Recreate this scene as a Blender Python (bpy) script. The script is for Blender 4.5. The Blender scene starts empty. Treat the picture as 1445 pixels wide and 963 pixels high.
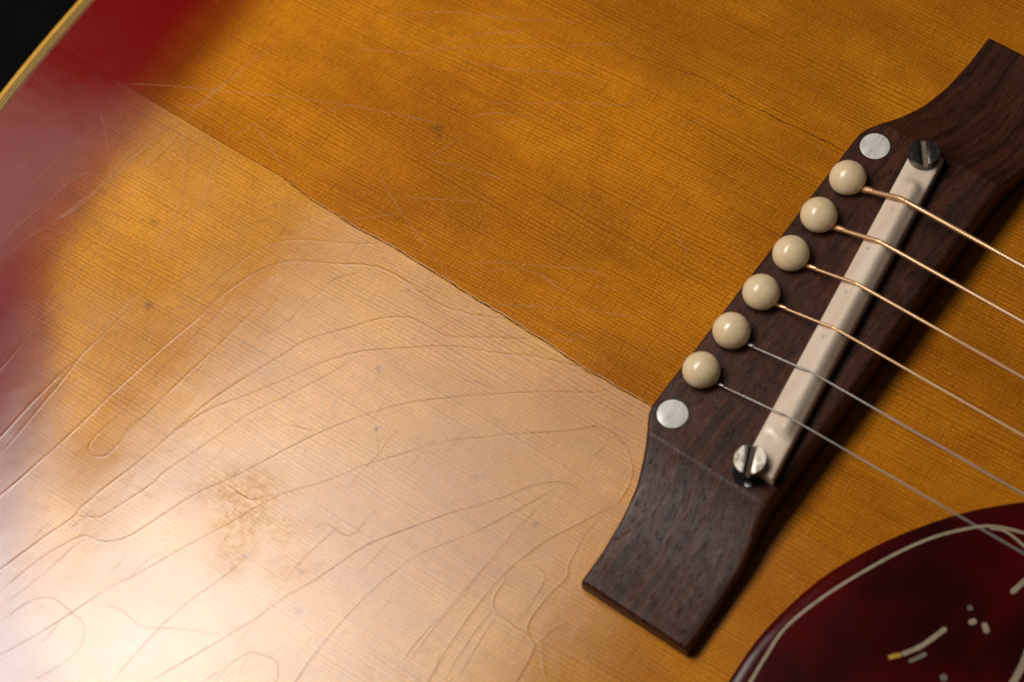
import bpy, bmesh, math, random
import numpy as np
from mathutils import Vector, Matrix

random.seed(4); np.random.seed(4)
S = 0.001                      # all lengths below are millimetres
scene = bpy.context.scene

# ------------------------------------------------------------------ camera
cam_data = bpy.data.cameras.new("camera")
cam = bpy.data.objects.new("camera", cam_data)
scene.collection.objects.link(cam)
cam.matrix_world = Matrix(((0.80102, -0.49394, 0.33821, 0.12775),
                           (0.59088, 0.74299, -0.31437, -0.19627),
                           (-0.09600, 0.45166, 0.88701, 0.44193),
                           (0, 0, 0, 1)))
cam_data.sensor_width = 36
cam_data.lens = 82.2
cam_data.clip_start = 0.02
cam_data.clip_end = 20
cam_data.dof.use_dof = True
cam_data.dof.focus_distance = 0.503
cam_data.dof.aperture_fstop = 10.5
cam_data.dof.aperture_blades = 9
scene.camera = cam

# ------------------------------------------------------------------ studio light
world = bpy.data.worlds.new("World"); scene.world = world; world.use_nodes = True
world.node_tree.nodes["Background"].inputs[0].default_value = (1, .93, .86, 1)
world.node_tree.nodes["Background"].inputs[1].default_value = 0.02

def softbox(name, loc, target, sx, sy, radiance, col, core, core_r, pedestal):
    """a studio softbox: brighter towards its lamp (core, in 0..1 of its face) than at its edges"""
    d = bpy.data.lights.new(name, 'AREA'); d.shape = 'RECTANGLE'
    d.size = sx * S; d.size_y = sy * S; d.color = col
    d.energy = radiance * math.pi * sx * sy * S * S
    o = bpy.data.objects.new(name, d); scene.collection.objects.link(o)
    o.location = Vector(loc) * S
    z = (Vector(loc) - Vector(target)).normalized(); x = Vector((1, 0, 0)); y = z.cross(x).normalized(); x = y.cross(z)
    o.rotation_euler = Matrix((x, y, z)).transposed().to_euler()
    d.use_nodes = True; t = d.node_tree; n = t.nodes; em = n['Emission']
    ge = n.new('ShaderNodeNewGeometry'); sp = n.new('ShaderNodeSeparateXYZ'); t.links.new(ge.outputs['Parametric'], sp.inputs[0])
    def m(op, a, b):
        q = n.new('ShaderNodeMath'); q.operation = op
        for i, v in enumerate((a, b)):
            if isinstance(v, (int, float)): q.inputs[i].default_value = v
            elif v is not None: t.links.new(v, q.inputs[i])
        return q.outputs[0]
    dx = m('MULTIPLY', m('SUBTRACT', sp.outputs[0], core[0]), sx / core_r)
    dy = m('MULTIPLY', m('SUBTRACT', sp.outputs[1], core[1]), sy / core_r)
    g = m('EXPONENT', m('MULTIPLY', m('ADD', m('MULTIPLY', dx, dx), m('MULTIPLY', dy, dy)), -1.), None)
    t.links.new(m('ADD', m('MULTIPLY', g, 1 - pedestal), pedestal), em.inputs['Strength'])
    return o
softbox("softbox", (-217, -145, 430), (-217, -102, 0), 190, 469, 19.5, (1, .965, .92), (.29, .58), 106, .15)
softbox("side_panel_light", (-438, 24, 430), (-338, -5, 0), 117, 148, 2.2, (1, .84, .70), (.5, .5), 120, .35)

vs = scene.view_settings
vs.view_transform = 'Standard'; vs.look = 'None'; vs.exposure = 0.12; vs.gamma = 1
vs.use_curve_mapping = False

# ------------------------------------------------------------------ node helper
class G:
    def __init__(self, name):
        self.m = bpy.data.materials.new(name); self.m.use_nodes = True
        self.t = self.m.node_tree; self.n = self.t.nodes; self.n.clear()
        self.out = self.n.new('ShaderNodeOutputMaterial')
        self.p = self.n.new('ShaderNodeBsdfPrincipled')
        self.t.links.new(self.p.outputs[0], self.out.inputs[0])
    def put(self, sock, v):
        if isinstance(v, bpy.types.NodeSocket): self.t.links.new(v, sock)
        elif v is not None:
            if isinstance(v, (tuple, list)) and sock.type == 'RGBA' and len(v) == 3: v = (*v, 1)
            sock.default_value = v
    def math(self, op, a, b=None, c=None, clamp=False):
        n = self.n.new('ShaderNodeMath'); n.operation = op; n.use_clamp = clamp
        self.put(n.inputs[0], a)
        if b is not None: self.put(n.inputs[1], b)
        if c is not None: self.put(n.inputs[2], c)
        return n.outputs[0]
    def add(self, a, b): return self.math('ADD', a, b)
    def mul(self, a, b): return self.math('MULTIPLY', a, b)
    def smooth(self, v, a, b, lo=0., hi=1.):
        n = self.n.new('ShaderNodeMapRange'); n.interpolation_type = 'SMOOTHSTEP'
        self.put(n.inputs[0], v); n.inputs[1].default_value = a; n.inputs[2].default_value = b
        n.inputs[3].default_value = lo; n.inputs[4].default_value = hi
        return n.outputs[0]
    def mm(self):                                   # object coordinates in millimetres
        tc = self.n.new('ShaderNodeTexCoord'); v = self.n.new('ShaderNodeVectorMath'); v.operation = 'SCALE'
        self.t.links.new(tc.outputs['Object'], v.inputs[0]); v.inputs['Scale'].default_value = 1000
        return v.outputs[0]
    def map(self, vec, rot=(0, 0, 0), scale=(1, 1, 1), loc=(0, 0, 0)):
        n = self.n.new('ShaderNodeMapping'); self.t.links.new(vec, n.inputs[0])
        n.inputs[1].default_value = loc; n.inputs[2].default_value = rot; n.inputs[3].default_value = scale
        return n.outputs[0]
    def sep(self, vec):
        n = self.n.new('ShaderNodeSeparateXYZ'); self.t.links.new(vec, n.inputs[0]); return n.outputs
    def comb(self, x, y, z=0.):
        n = self.n.new('ShaderNodeCombineXYZ')
        for i, v in enumerate((x, y, z)): self.put(n.inputs[i], v)
        return n.outputs[0]
    def noise(self, vec, scale=1., detail=2., rough=.5, dist=0.):
        n = self.n.new('ShaderNodeTexNoise'); self.t.links.new(vec, n.inputs['Vector'])
        n.inputs['Scale'].default_value = scale; n.inputs['Detail'].default_value = detail
        n.inputs['Roughness'].default_value = rough; n.inputs['Distortion'].default_value = dist
        return n.outputs[0]
    def voronoi(self, vec, scale=1., feature='F1', rnd=1.):
        n = self.n.new('ShaderNodeTexVoronoi'); n.feature = feature; self.t.links.new(vec, n.inputs['Vector'])
        n.inputs['Scale'].default_value = scale; n.inputs['Randomness'].default_value = rnd
        return n.outputs
    def mix(self, f, a, b, mode='MIX'):
        n = self.n.new('ShaderNodeMix'); n.data_type = 'RGBA'; n.blend_type = mode
        self.put(n.inputs[0], f); self.put(n.inputs[6], a); self.put(n.inputs[7], b)
        return n.outputs[2]
    def attr(self, name):
        n = self.n.new('ShaderNodeAttribute'); n.attribute_name = name; return n.outputs['Fac']
    def bump(self, h, dist_mm, strength=1., normal=None):
        n = self.n.new('ShaderNodeBump'); self.put(n.inputs['Height'], h)
        n.inputs['Strength'].default_value = strength; n.inputs['Distance'].default_value = dist_mm * S
        if normal is not None: self.t.links.new(normal, n.inputs['Normal'])
        return n.outputs[0]
    def set(self, **k):
        for key, v in k.items(): self.put(self.p.inputs[key.replace('_', ' ')], v)
        return self.m

# ------------------------------------------------------------------ materials
def mat_spruce(name, tones, line, lamt, far=None):
    g = G(name)
    v = g.mm()
    xyz = g.sep(g.map(v, rot=(0, 0, math.radians(-2.6))))
    x, y = xyz[0], xyz[1]
    if far:                                          # the plank deepens in colour past the bridge
        f = g.smooth(x, -2., 34.); tones = (g.mix(f, tones[0], far[0]), g.mix(f, tones[1], far[1]))
    # growth rings: lines along x, gently wandering
    w1 = g.noise(g.comb(g.mul(x, .006), g.mul(y, .035)), 1, 2)
    w2 = g.noise(g.comb(g.mul(x, .06), g.mul(y, .5)), 1, 1)
    yy = g.add(y, g.add(g.mul(w1, 9.), g.mul(w2, .5)))
    ph = g.add(g.mul(yy, 2 * math.pi / .90), g.mul(g.noise(g.comb(g.mul(x, .002), g.mul(yy, .23)), 1, 2), 9.))
    ring = g.math('POWER', g.math('MULTIPLY_ADD', g.math('SINE', ph), .5, .5), 5.)
    ringamp = g.smooth(g.noise(g.comb(g.mul(x, .05), g.mul(yy, .4)), 1, 2), .3, .68, .40, .95)
    ring = g.mul(ring, ringamp)
    ring2 = g.smooth(g.noise(g.comb(g.mul(x, .018), g.mul(yy, 1.7), 7.), 1, 2, .5), .52, .72)
    ring = g.math('MAXIMUM', ring, g.mul(ring2, .38))
    fibre = g.noise(g.comb(g.mul(x, .9), g.mul(yy, 4.)), 1, 2)
    # medullary rays and fine cross checks: across the grain
    xw = g.add(x, g.mul(g.noise(g.comb(g.mul(x, .15), g.mul(y, .10)), 1, 2), 1.6))
    cph = g.add(g.mul(xw, 2 * math.pi / .80), g.mul(g.noise(g.comb(g.mul(xw, .45), g.mul(y, .09)), 1, 3), 14.))
    cross = g.math('POWER', g.math('MULTIPLY_ADD', g.math('SINE', cph), .5, .5), 4.)
    crossamp = g.smooth(g.noise(g.comb(g.mul(xw, .9), g.mul(y, .26), 5.), 1, 3, .6), .34, .66, .05, 1.)
    cross = g.mul(cross, crossamp)
    fleck = g.smooth(g.noise(g.comb(g.mul(x, 1.9), g.mul(y, 2.3)), 1, 3, .7), .50, .78)
    grit = g.noise(v, 3.4, 2, .7)
    cloud = g.noise(g.map(v, scale=(.75, 1.3, 1)), .024, 3, .55)
    cloud2 = g.noise(v, .16, 2)
    col = g.mix(g.smooth(cloud, .33, .66), tones[0], tones[1])
    col = g.mix(g.mul(g.smooth(cloud2, .35, .7), .30), col, tones[0])
    col = g.mix(g.mul(fleck, .75), col, (.98, .55, .014))
    col = g.mix(g.mul(g.smooth(fibre, .42, .66), .38), col, (.36, .100, .003))
    col = g.mix(g.mul(cross, .42 * lamt), col, line)
    col = g.mix(g.mul(ring, .72 * lamt), col, line)
    col = g.mix(g.smooth(grit, .35, .7, 0., .18), col, (.26, .07, .003))
    # sunburst: cherry lacquer sprayed towards the rim
    b = g.add(g.attr('burst'), g.mul(g.add(g.noise(v, .03, 2), -.5), .10))
    brown = g.mix(g.smooth(b, .06, .50), (1, 1, 1), (.46, .26, .22))
    col = g.mix(1., col, brown, 'MULTIPLY')
    red = g.mix(g.smooth(grit, .3, .7), (.150, .0018, .0015), (.178, .0030, .0022))
    red = g.mix(g.mul(ring, .45), red, (.085, .0012, .001))
    col = g.mix(g.smooth(b, .34, .90), col, red)
    # lacquer checks: pale where the film has lifted, dark where dirt sits
    chk = g.attr('check')
    col = g.mix(g.mul(g.math('MAXIMUM', chk, 0.), .34), col, (.50, .27, .12))
    col = g.mix(g.mul(g.math('MAXIMUM', g.mul(chk, -1.), 0.), .75), col, (.07, .022, .006))
    spot = g.attr('spot')
    col = g.mix(g.math('MINIMUM', spot, .85), col, (.13, .05, .022))
    wear = g.attr('wear')
    wn = g.smooth(g.noise(v, .8, 5, .75), .34, .66)
    wr = g.math('MINIMUM', g.mul(wear, g.add(g.mul(wn, .8), .12)), 1.)
    hb = g.add(g.mul(ring, 1.), g.mul(cross, .35))
    lump = g.noise(v, .11, 2)
    n1 = g.bump(hb, .0028, 1.)
    n2 = g.bump(lump, .05, 1., n1)
    n3 = g.bump(grit, .0012, 1., n2)
    rough = g.add(g.smooth(g.noise(v, .05, 3), .3, .7, .135, .17), g.mul(wr, .2))
    return g.set(Base_Color=col, Roughness=.6, Specular_IOR_Level=0.,
                 Coat_Weight=g.math('SUBTRACT', 1., g.add(g.mul(wr, .45), g.mul(g.math('MAXIMUM', g.mul(chk, -1.), 0.), .3))), Coat_Roughness=rough, Coat_IOR=1.52, Coat_Normal=n3)

def mat_rosewood():
    g = G("oiled_rosewood")
    v = g.mm(); x, y, z = g.sep(v)
    xw = g.add(x, g.add(g.mul(g.noise(g.comb(g.mul(x, .06), g.mul(y, .028)), 1, 2), 9.), g.mul(z, .6)))
    band = g.noise(g.comb(g.mul(xw, .42), g.mul(y, .018)), 1, 4, .6)
    fine = g.noise(g.comb(g.mul(xw, 2.6), g.mul(y, .13)), 1, 3, .6)
    pore = g.smooth(g.noise(g.comb(g.mul(xw, 2.9), g.mul(y, .36), 3.), 1, 2, .55), .60, .70)
    red = g.smooth(g.noise(g.comb(g.mul(xw, .8), g.mul(y, .10), 8.), 1, 3), .45, .7)
    col = g.mix(g.smooth(band, .33, .66), (.022, .0068, .0036), (.076, .0220, .0090))
    col = g.mix(g.mul(red, .55), col, (.105, .033, .013))
    col = g.mix(g.smooth(fine, .4, .7, 0., .6), col, (.022, .009, .0065))
    col = g.mix(g.mul(pore, .85), col, (.008, .0040, .0030))
    speck = g.smooth(g.noise(v, 1.9, 1), .74, .80)
    col = g.mix(g.mul(speck, .35), col, (.20, .16, .13))
    h = g.add(g.mul(pore, -1.), g.mul(fine, .35))
    n = g.bump(h, .08, 1.)
    n = g.bump(g.noise(v, .28, 2), .16, 1., n)
    return g.set(Base_Color=col, Roughness=g.smooth(fine, .3, .7, .36, .50), Specular_IOR_Level=.29, Normal=n)

def mat_pin():
    g = G("aged_cream_plastic"); v = g.mm()
    s = g.smooth(g.noise(v, .35, 3), .3, .75)
    col = g.mix(s, (.86, .67, .41), (.79, .585, .335))
    st = g.smooth(g.noise(v, .55, 4, .65), .66, .80)
    col = g.mix(g.mul(st, .45), col, (.30, .17, .085))
    n = g.bump(g.noise(v, .5, 3), .05, 1.)
    return g.set(Base_Color=col, Roughness=.15, Subsurface_Weight=.12, Subsurface_Radius=(.0012, .0006, .0003), Normal=n, Specular_IOR_Level=.5)

def mat_saddle():
    g = G("aged_bone_white"); v = g.mm()
    a = g.smooth(g.noise(g.map(v, scale=(1, .22, 1)), .28, 3), .3, .7)
    col = g.mix(a, (.87, .73, .575), (.76, .585, .445))
    m = g.smooth(g.noise(v, .30, 4, .6), .64, .78)
    col = g.mix(g.mul(m, .35), col, (.36, .27, .18))
    n = g.bump(g.noise(g.map(v, scale=(1, .2, 1)), .6, 3), .05, 1.)
    return g.set(Base_Color=col, Roughness=.26, Subsurface_Weight=.1, Subsurface_Radius=(.001, .0006, .0004), Normal=n)

def mat_metal(name, c1, c2, rough, scale=.8, dirt=(.02, .016, .012), dirtamt=.5, rel=.03):
    g = G(name); v = g.mm()
    d = g.smooth(g.noise(v, scale, 4, .65), .48, .70)
    col = g.mix(g.noise(v, 1.2, 3), c1, c2)
    col = g.mix(g.mul(d, dirtamt), col, dirt)
    return g.set(Base_Color=col, Metallic=1., Roughness=g.add(g.mul(d, .25), rough), Normal=g.bump(g.noise(v, 2.5, 3), rel, 1.))

def mat_plain(name, col, rough=.5, col2=None, scale=.5, spec=.5, **k):
    g = G(name); v = g.mm()
    c = g.mix(g.smooth(g.noise(v, scale, 3), .3, .7), col, col2 or tuple(q * .8 for q in col))
    return g.set(Base_Color=c, Roughness=rough, Specular_IOR_Level=spec, **k)

def mat_pearl():
    g = G("mother_of_pearl"); v = g.mm()
    w = g.noise(g.map(v, rot=(0, 0, .5), scale=(1, .35, 1)), .55, 3, .6, .8)
    lw = g.n.new('ShaderNodeLayerWeight'); lw.inputs[0].default_value = .5
    col = g.mix(g.smooth(w, .3, .7), (.55, .52, .46), (.80, .76, .68))
    n = g.bump(w, .06, 1.)
    return g.set(Base_Color=col, Roughness=.2, Metallic=.0, Normal=n, Coat_Weight=.5, Coat_Roughness=.12)

def mat_pickguard():
    g = G("cherry_tortoise_plastic"); v = g.mm()
    a = g.smooth(g.noise(g.map(v, rot=(0, 0, .6), scale=(1, .55, 1)), .036, 3, .55, .6), .34, .66)
    col = g.mix(a, (.020, .0012, .0010), (.080, .0013, .0010))
    n = g.bump(g.noise(v, .06, 2), .25, 1.)
    n = g.bump(g.noise(g.map(v, rot=(0, 0, .5), scale=(3, .1, 1)), 1.2, 2), .004, 1., n)
    return g.set(Base_Color=col, Roughness=.16, Normal=n, Specular_IOR_Level=.5)

M = dict(
    spruce=mat_spruce("amber_spruce", ((.43, .130, .0060), (.74, .255, .0095)), (.155, .034, .0030), 1.),
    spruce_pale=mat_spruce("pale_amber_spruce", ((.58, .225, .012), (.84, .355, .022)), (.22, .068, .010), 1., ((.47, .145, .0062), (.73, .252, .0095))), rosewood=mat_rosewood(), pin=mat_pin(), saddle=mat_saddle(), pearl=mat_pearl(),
    bronze=mat_metal("phosphor_bronze", (.92, .60, .34), (.86, .53, .29), .42, .04, (.45, .22, .10), .4, .001),
    steel=mat_metal("plain_steel", (.50, .46, .40), (.58, .53, .47), .40, .04, (.30, .26, .22), .4, .001),
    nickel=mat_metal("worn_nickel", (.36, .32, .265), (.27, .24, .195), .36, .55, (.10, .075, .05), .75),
    tarnish=mat_metal("tarnished_nickel", (.115, .105, .095), (.16, .145, .13), .33, .5, (.05, .045, .04), .6),  # tarnish plus a dark reflection, both put into the colour, unlike the brighter nickel
    slotdark=mat_plain("slot_dark", (.035, .024, .015), .8, (.09, .06, .035), 2.),  # dark floor of the lower bolt's slot
    slotbrass=mat_metal("worn_slot_brass", (.62, .50, .34), (.45, .34, .22), .45, 1.4, (.06, .04, .025), .9),
    guard=mat_pickguard(),
    ivory_fill=mat_plain("ivory_fill", (.36, .275, .175), .5, (.29, .22, .135), .6),
    grey_fill=mat_plain("grey_fill", (.20, .165, .115), .5),
    yellow_fill=mat_plain("yellow_fill", (.52, .29, .008), .5),
    binding=mat_plain("aged_binding", (.60, .325, .045), .35, (.53, .27, .034), .12),
    purf_dark=mat_plain("purfling_dark", (.030, .020, .006), .4, (.050, .032, .009), .3),
    purf_light=mat_plain("purfling_light", (.40, .225, .025), .4, (.33, .18, .020), .3),
    purf_stain=mat_plain("purfling_stained", (.20, .05, .006), .4, (.15, .028, .004), .3),
    side=mat_plain("cherry_mahogany", (.085, .010, .006), .3, (.05, .006, .004), .06, Coat_Weight=.8, Coat_Roughness=.15),
    black=mat_plain("black_cloth", (.0035, .0035, .0034), .95, (.0022, .0022, .0022), .08, spec=.1),
    check_dark=mat_plain('check_line_brown', (.25, .12, .05), .8, (.40, .21, .11), .12, spec=.1),
    check_pale=mat_plain('check_line_pale', (.30, .12, .035), .6, (.52, .28, .14), .10, spec=.3),
    crack=mat_plain("crack_shadow", (.030, .013, .004), .9, (.016, .008, .003), .8, spec=.1),
    verdigris=mat_plain('verdigris', (.42, .40, .31), .7, (.56, .48, .37), 1.5, spec=.2),
    glue=mat_plain('old_glue', (.55, .33, .12), .3, (.42, .22, .06), 1.2),
    hole=mat_plain("bore_shade", (.006, .004, .003), .8, spec=.2),
)

# ------------------------------------------------------------------ object helpers
col = scene.collection
def link(name, me, parent=None, label=None, cat=None, kind=None, group=None):
    o = bpy.data.objects.new(name, me); col.objects.link(o)
    if parent is not None: o.parent = parent
    if label: o['label'] = label
    if cat: o['category'] = cat
    if kind: o['kind'] = kind
    if group: o['group'] = group
    return o

def mesh(name, verts, faces, mats, smooth=True, midx=None):
    me = bpy.data.meshes.new(name)
    me.from_pydata([(a * S, b * S, c * S) for a, b, c in verts], [], faces)
    for m in (mats if isinstance(mats, list) else [mats]): me.materials.append(m)
    if midx is not None: me.polygons.foreach_set('material_index', midx)
    me.polygons.foreach_set('use_smooth', [smooth] * len(me.polygons))
    me.update(); return me

def fix_normals(me, angle=None):
    bm = bmesh.new(); bm.from_mesh(me); bmesh.ops.recalc_face_normals(bm, faces=bm.faces[:]); bm.to_mesh(me); bm.free()
    if angle: me.set_sharp_from_angle(angle=math.radians(angle))
    return me

def catmull(pts, step=.5):
    P = np.array(pts, float); out = []
    Q = np.vstack([2 * P[0] - P[1], P, 2 * P[-1] - P[-2]])
    for i in range(1, len(Q) - 2):
        p0, p1, p2, p3 = Q[i - 1], Q[i], Q[i + 1], Q[i + 2]
        n = max(2, int(np.linalg.norm(p2 - p1) / step))
        for k in range(n):
            t = k / n
            out.append(.5 * ((2 * p1) + (-p0 + p2) * t + (2 * p0 - 5 * p1 + 4 * p2 - p3) * t * t + (-p0 + 3 * p1 - 3 * p2 + p3) * t ** 3))
    out.append(Q[-2]); return np.array(out)

def tube(path, rad, sides=10, caps=True):
    """rings of vertices round a path; rad is a number or one radius per point"""
    P = np.array(path, float); n = len(P)
    R = np.full(n, rad) if np.isscalar(rad) else np.array(rad)
    T = np.gradient(P, axis=0); T /= np.linalg.norm(T, axis=1)[:, None]
    up = np.array([0, 0, 1.]); verts = []; faces = []
    for i in range(n):
        a = np.cross(up, T[i]); a /= np.linalg.norm(a) + 1e-9; b = np.cross(T[i], a)
        for k in range(sides):
            f = 2 * math.pi * k / sides
            verts.append(tuple(P[i] + R[i] * (math.cos(f) * a + math.sin(f) * b)))
    for i in range(n - 1):
        for k in range(sides):
            j = (k + 1) % sides
            faces.append((i * sides + k, i * sides + j, (i + 1) * sides + j, (i + 1) * sides + k))
    if caps:
        faces.append(tuple(range(sides))[::-1]); faces.append(tuple((n - 1) * sides + k for k in range(sides)))
    return verts, faces

def lathe(profile, seg=48, wob=0.):
    verts = []; faces = []; m = len(profile)
    for k in range(seg):
        a = 2 * math.pi * k / seg
        w = 1 + wob * (math.sin(2 * a + .6) * .6 + math.sin(5 * a) * .4)
        for r, z in profile: verts.append((r * w * math.cos(a), r * w * math.sin(a), z))
    for k in range(seg):
        j = (k + 1) % seg
        for i in range(m - 1):
            faces.append((k * m + i, j * m + i, j * m + i + 1, k * m + i + 1))
    return verts, faces

# ------------------------------------------------------------------ backdrop
bd = mesh("backdrop", [(-1500, -1500, -112), (1500, -1500, -112), (1500, 1500, -112), (-1500, 1500, -112)], [(0, 1, 2, 3)], M['black'])
link("backdrop", bd, kind="structure", label="plain black cloth backdrop under the guitar")

guitar = link("acoustic_guitar", None, label="cherry sunburst acoustic guitar body with cracked, lacquer-checked top and rosewood bridge", cat="guitar")

# ------------------------------------------------------------------ body outline
def outline():
    lower = []
    for k in range(0, 91):
        a = math.pi - k * math.pi / 180               # tail to widest point of the lower bout
        c, s_ = math.cos(a), math.sin(a)
        lower.append((-30 + 150.4 * math.copysign(abs(c) ** (2 / 2.5), c), 207 * abs(s_) ** (2 / 2.5)))
    rest = catmull([(-30, 207), (20, 200), (80, 166), (130, 143), (185, 143), (240, 150), (290, 138), (322, 100), (334, 50), (336, 0)], 6)
    half = [p for p in lower] + [tuple(p) for p in rest[1:]]
    full = half + [(x, -y) for x, y in half[-2:0:-1]]
    P = np.array(full); Q = np.vstack([P, P[:1]])
    d = np.r_[0, np.cumsum(np.linalg.norm(np.diff(Q, axis=0), axis=1))]
    u = np.linspace(0, d[-1], 520, endpoint=False)
    return np.stack([np.interp(u, d, Q[:, 0]), np.interp(u, d, Q[:, 1])], 1)
OUT = outline()
def offset(P, d):
    T = np.roll(P, -1, 0) - np.roll(P, 1, 0); T /= np.linalg.norm(T, axis=1)[:, None]
    N = np.stack([T[:, 1], -T[:, 0]], 1)               # inwards (the outline runs clockwise)
    return P + N * d
_rim = {}
def rim_grid():
    if _rim: return _rim['g']
    gx = np.arange(-186, 345, 4.); gy = np.arange(-214, 215, 4.)
    A, B = np.meshgrid(gx, gy, indexing='ij'); p = np.stack([A.ravel(), B.ravel()], 1)
    dd = np.full(len(p), 1e9); P = OUT; Q = np.roll(OUT, -1, 0); inside = np.zeros(len(p), bool)
    for a, b in zip(P, Q):
        e = b - a; t = np.clip(((p - a) @ e) / (e @ e), 0, 1)
        dd = np.minimum(dd, np.linalg.norm(p - a - t[:, None] * e, axis=1))
        c = ((a[1] > p[:, 1]) != (b[1] > p[:, 1]))
        xx = (b[0] - a[0]) * (p[:, 1] - a[1]) / (b[1] - a[1] + 1e-12) + a[0]
        inside ^= c & (p[:, 0] < xx)
    _rim['g'] = (np.where(inside, dd, -dd).reshape(A.shape), gx, gy)
    return _rim['g']
def rim_distance(x, y):
    """distance inwards from the rim, bilinear in a coarse grid"""
    sd, gx, gy = rim_grid()
    i = np.clip(((x - gx[0]) / 4).astype(int), 0, len(gx) - 2); j = np.clip(((y - gy[0]) / 4).astype(int), 0, len(gy) - 2)
    fx = (x - gx[i]) / 4; fy = (y - gy[j]) / 4
    return (sd[i, j] * (1 - fx) * (1 - fy) + sd[i + 1, j] * fx * (1 - fy) + sd[i, j + 1] * (1 - fx) * fy + sd[i + 1, j + 1] * fx * fy)

def sstep(v, a, b):
    t = np.clip((v - a) / (b - a), 0, 1); return t * t * (3 - 2 * t)

# ------------------------------------------------------------------ the crack between the two halves of the top
CR = np.array([(-400, -36.0), (-157, -36.0), (-146, -35.9), (-137, -35.8), (-124, -35.6), (-112, -35.2), (-108, -35.1), (-103, -35.7), (-98.8, -36.1), (-92, -36.0), (-86.6, -36.2),
               (-80, -35.7), (-75.2, -35.5), (-68, -35.6), (-59.7, -35.3), (-57.6, -35.75), (-55.5, -35.6), (-52, -35.9), (-50.4, -35.4), (-48.3, -35.9), (-46.6, -35.4), (-43.8, -35.7),
               (-41, -35.7), (-38.3, -36.2), (-36.6, -35.7), (-33, -35.9), (-28, -36.2), (-23.2, -36.4), (-19, -36.0), (-16.1, -36.1), (-8.2, -35.6), (0, -37), (20, -40), (31, -41.1), (41, -42.3), (60, -42.8), (400, -43)], float)
CR[:, 1] = np.where((CR[:, 0] > -60) & (CR[:, 0] < -30), -35.75 + (CR[:, 1] + 35.75) * .5, CR[:, 1])
def crack_y(x):
    j = .03 * np.sin(x * .9) + .018 * np.sin(x * 2.3 + 1) + .015 * np.sin(x * 5.1 + 2)
    return np.interp(x, CR[:, 0], CR[:, 1]) + j * sstep(x, -130, -90) * (1 - sstep(x, -10, 0)) * .8
def crack_gap(x):
    g = np.interp(x, [-400, -165, -140, -110, -80, -45, -15, -6, 34, 44, 400], [0, 0, .09, .15, .18, .20, .15, .12, .05, .004, .0])
    return .004 + np.maximum(g * (1 + .25 * np.sin(x * .83) + .2 * np.sin(x * 2.1 + 1) + .1 * np.sin(x * 5.9)), 0) * .5

def board_z(x, y, lower):
    """shape of the pulled-up old top: the two halves meet at the crack at an angle"""
    t = np.abs(y - np.interp(x, CR[:, 0], CR[:, 1]))
    d = rim_distance(x, y)
    glued = sstep(d, 5, 62)                                # the rim is glued flat, the middle has moved
    z = -.5 * (1 - sstep(d, 0, 30))
    if lower:
        z = z - 2.3 * (1 - np.exp(-t / 48.)) * glued
        # behind the crumpled line over the tail block the top kinks up towards the rim
        u = -138 - x - .02 * (y + 36)
        k = .008 * (np.logaddexp(0, u / 2.5) * 2.5 - np.logaddexp(0, (u - 26) / 4.) * 4.)
        z = z + k * (1 - np.exp(-t / 14.))
    else:
        z = z - 1.0 * (1 - np.exp(-t / 40.)) * glued
    return z

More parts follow.
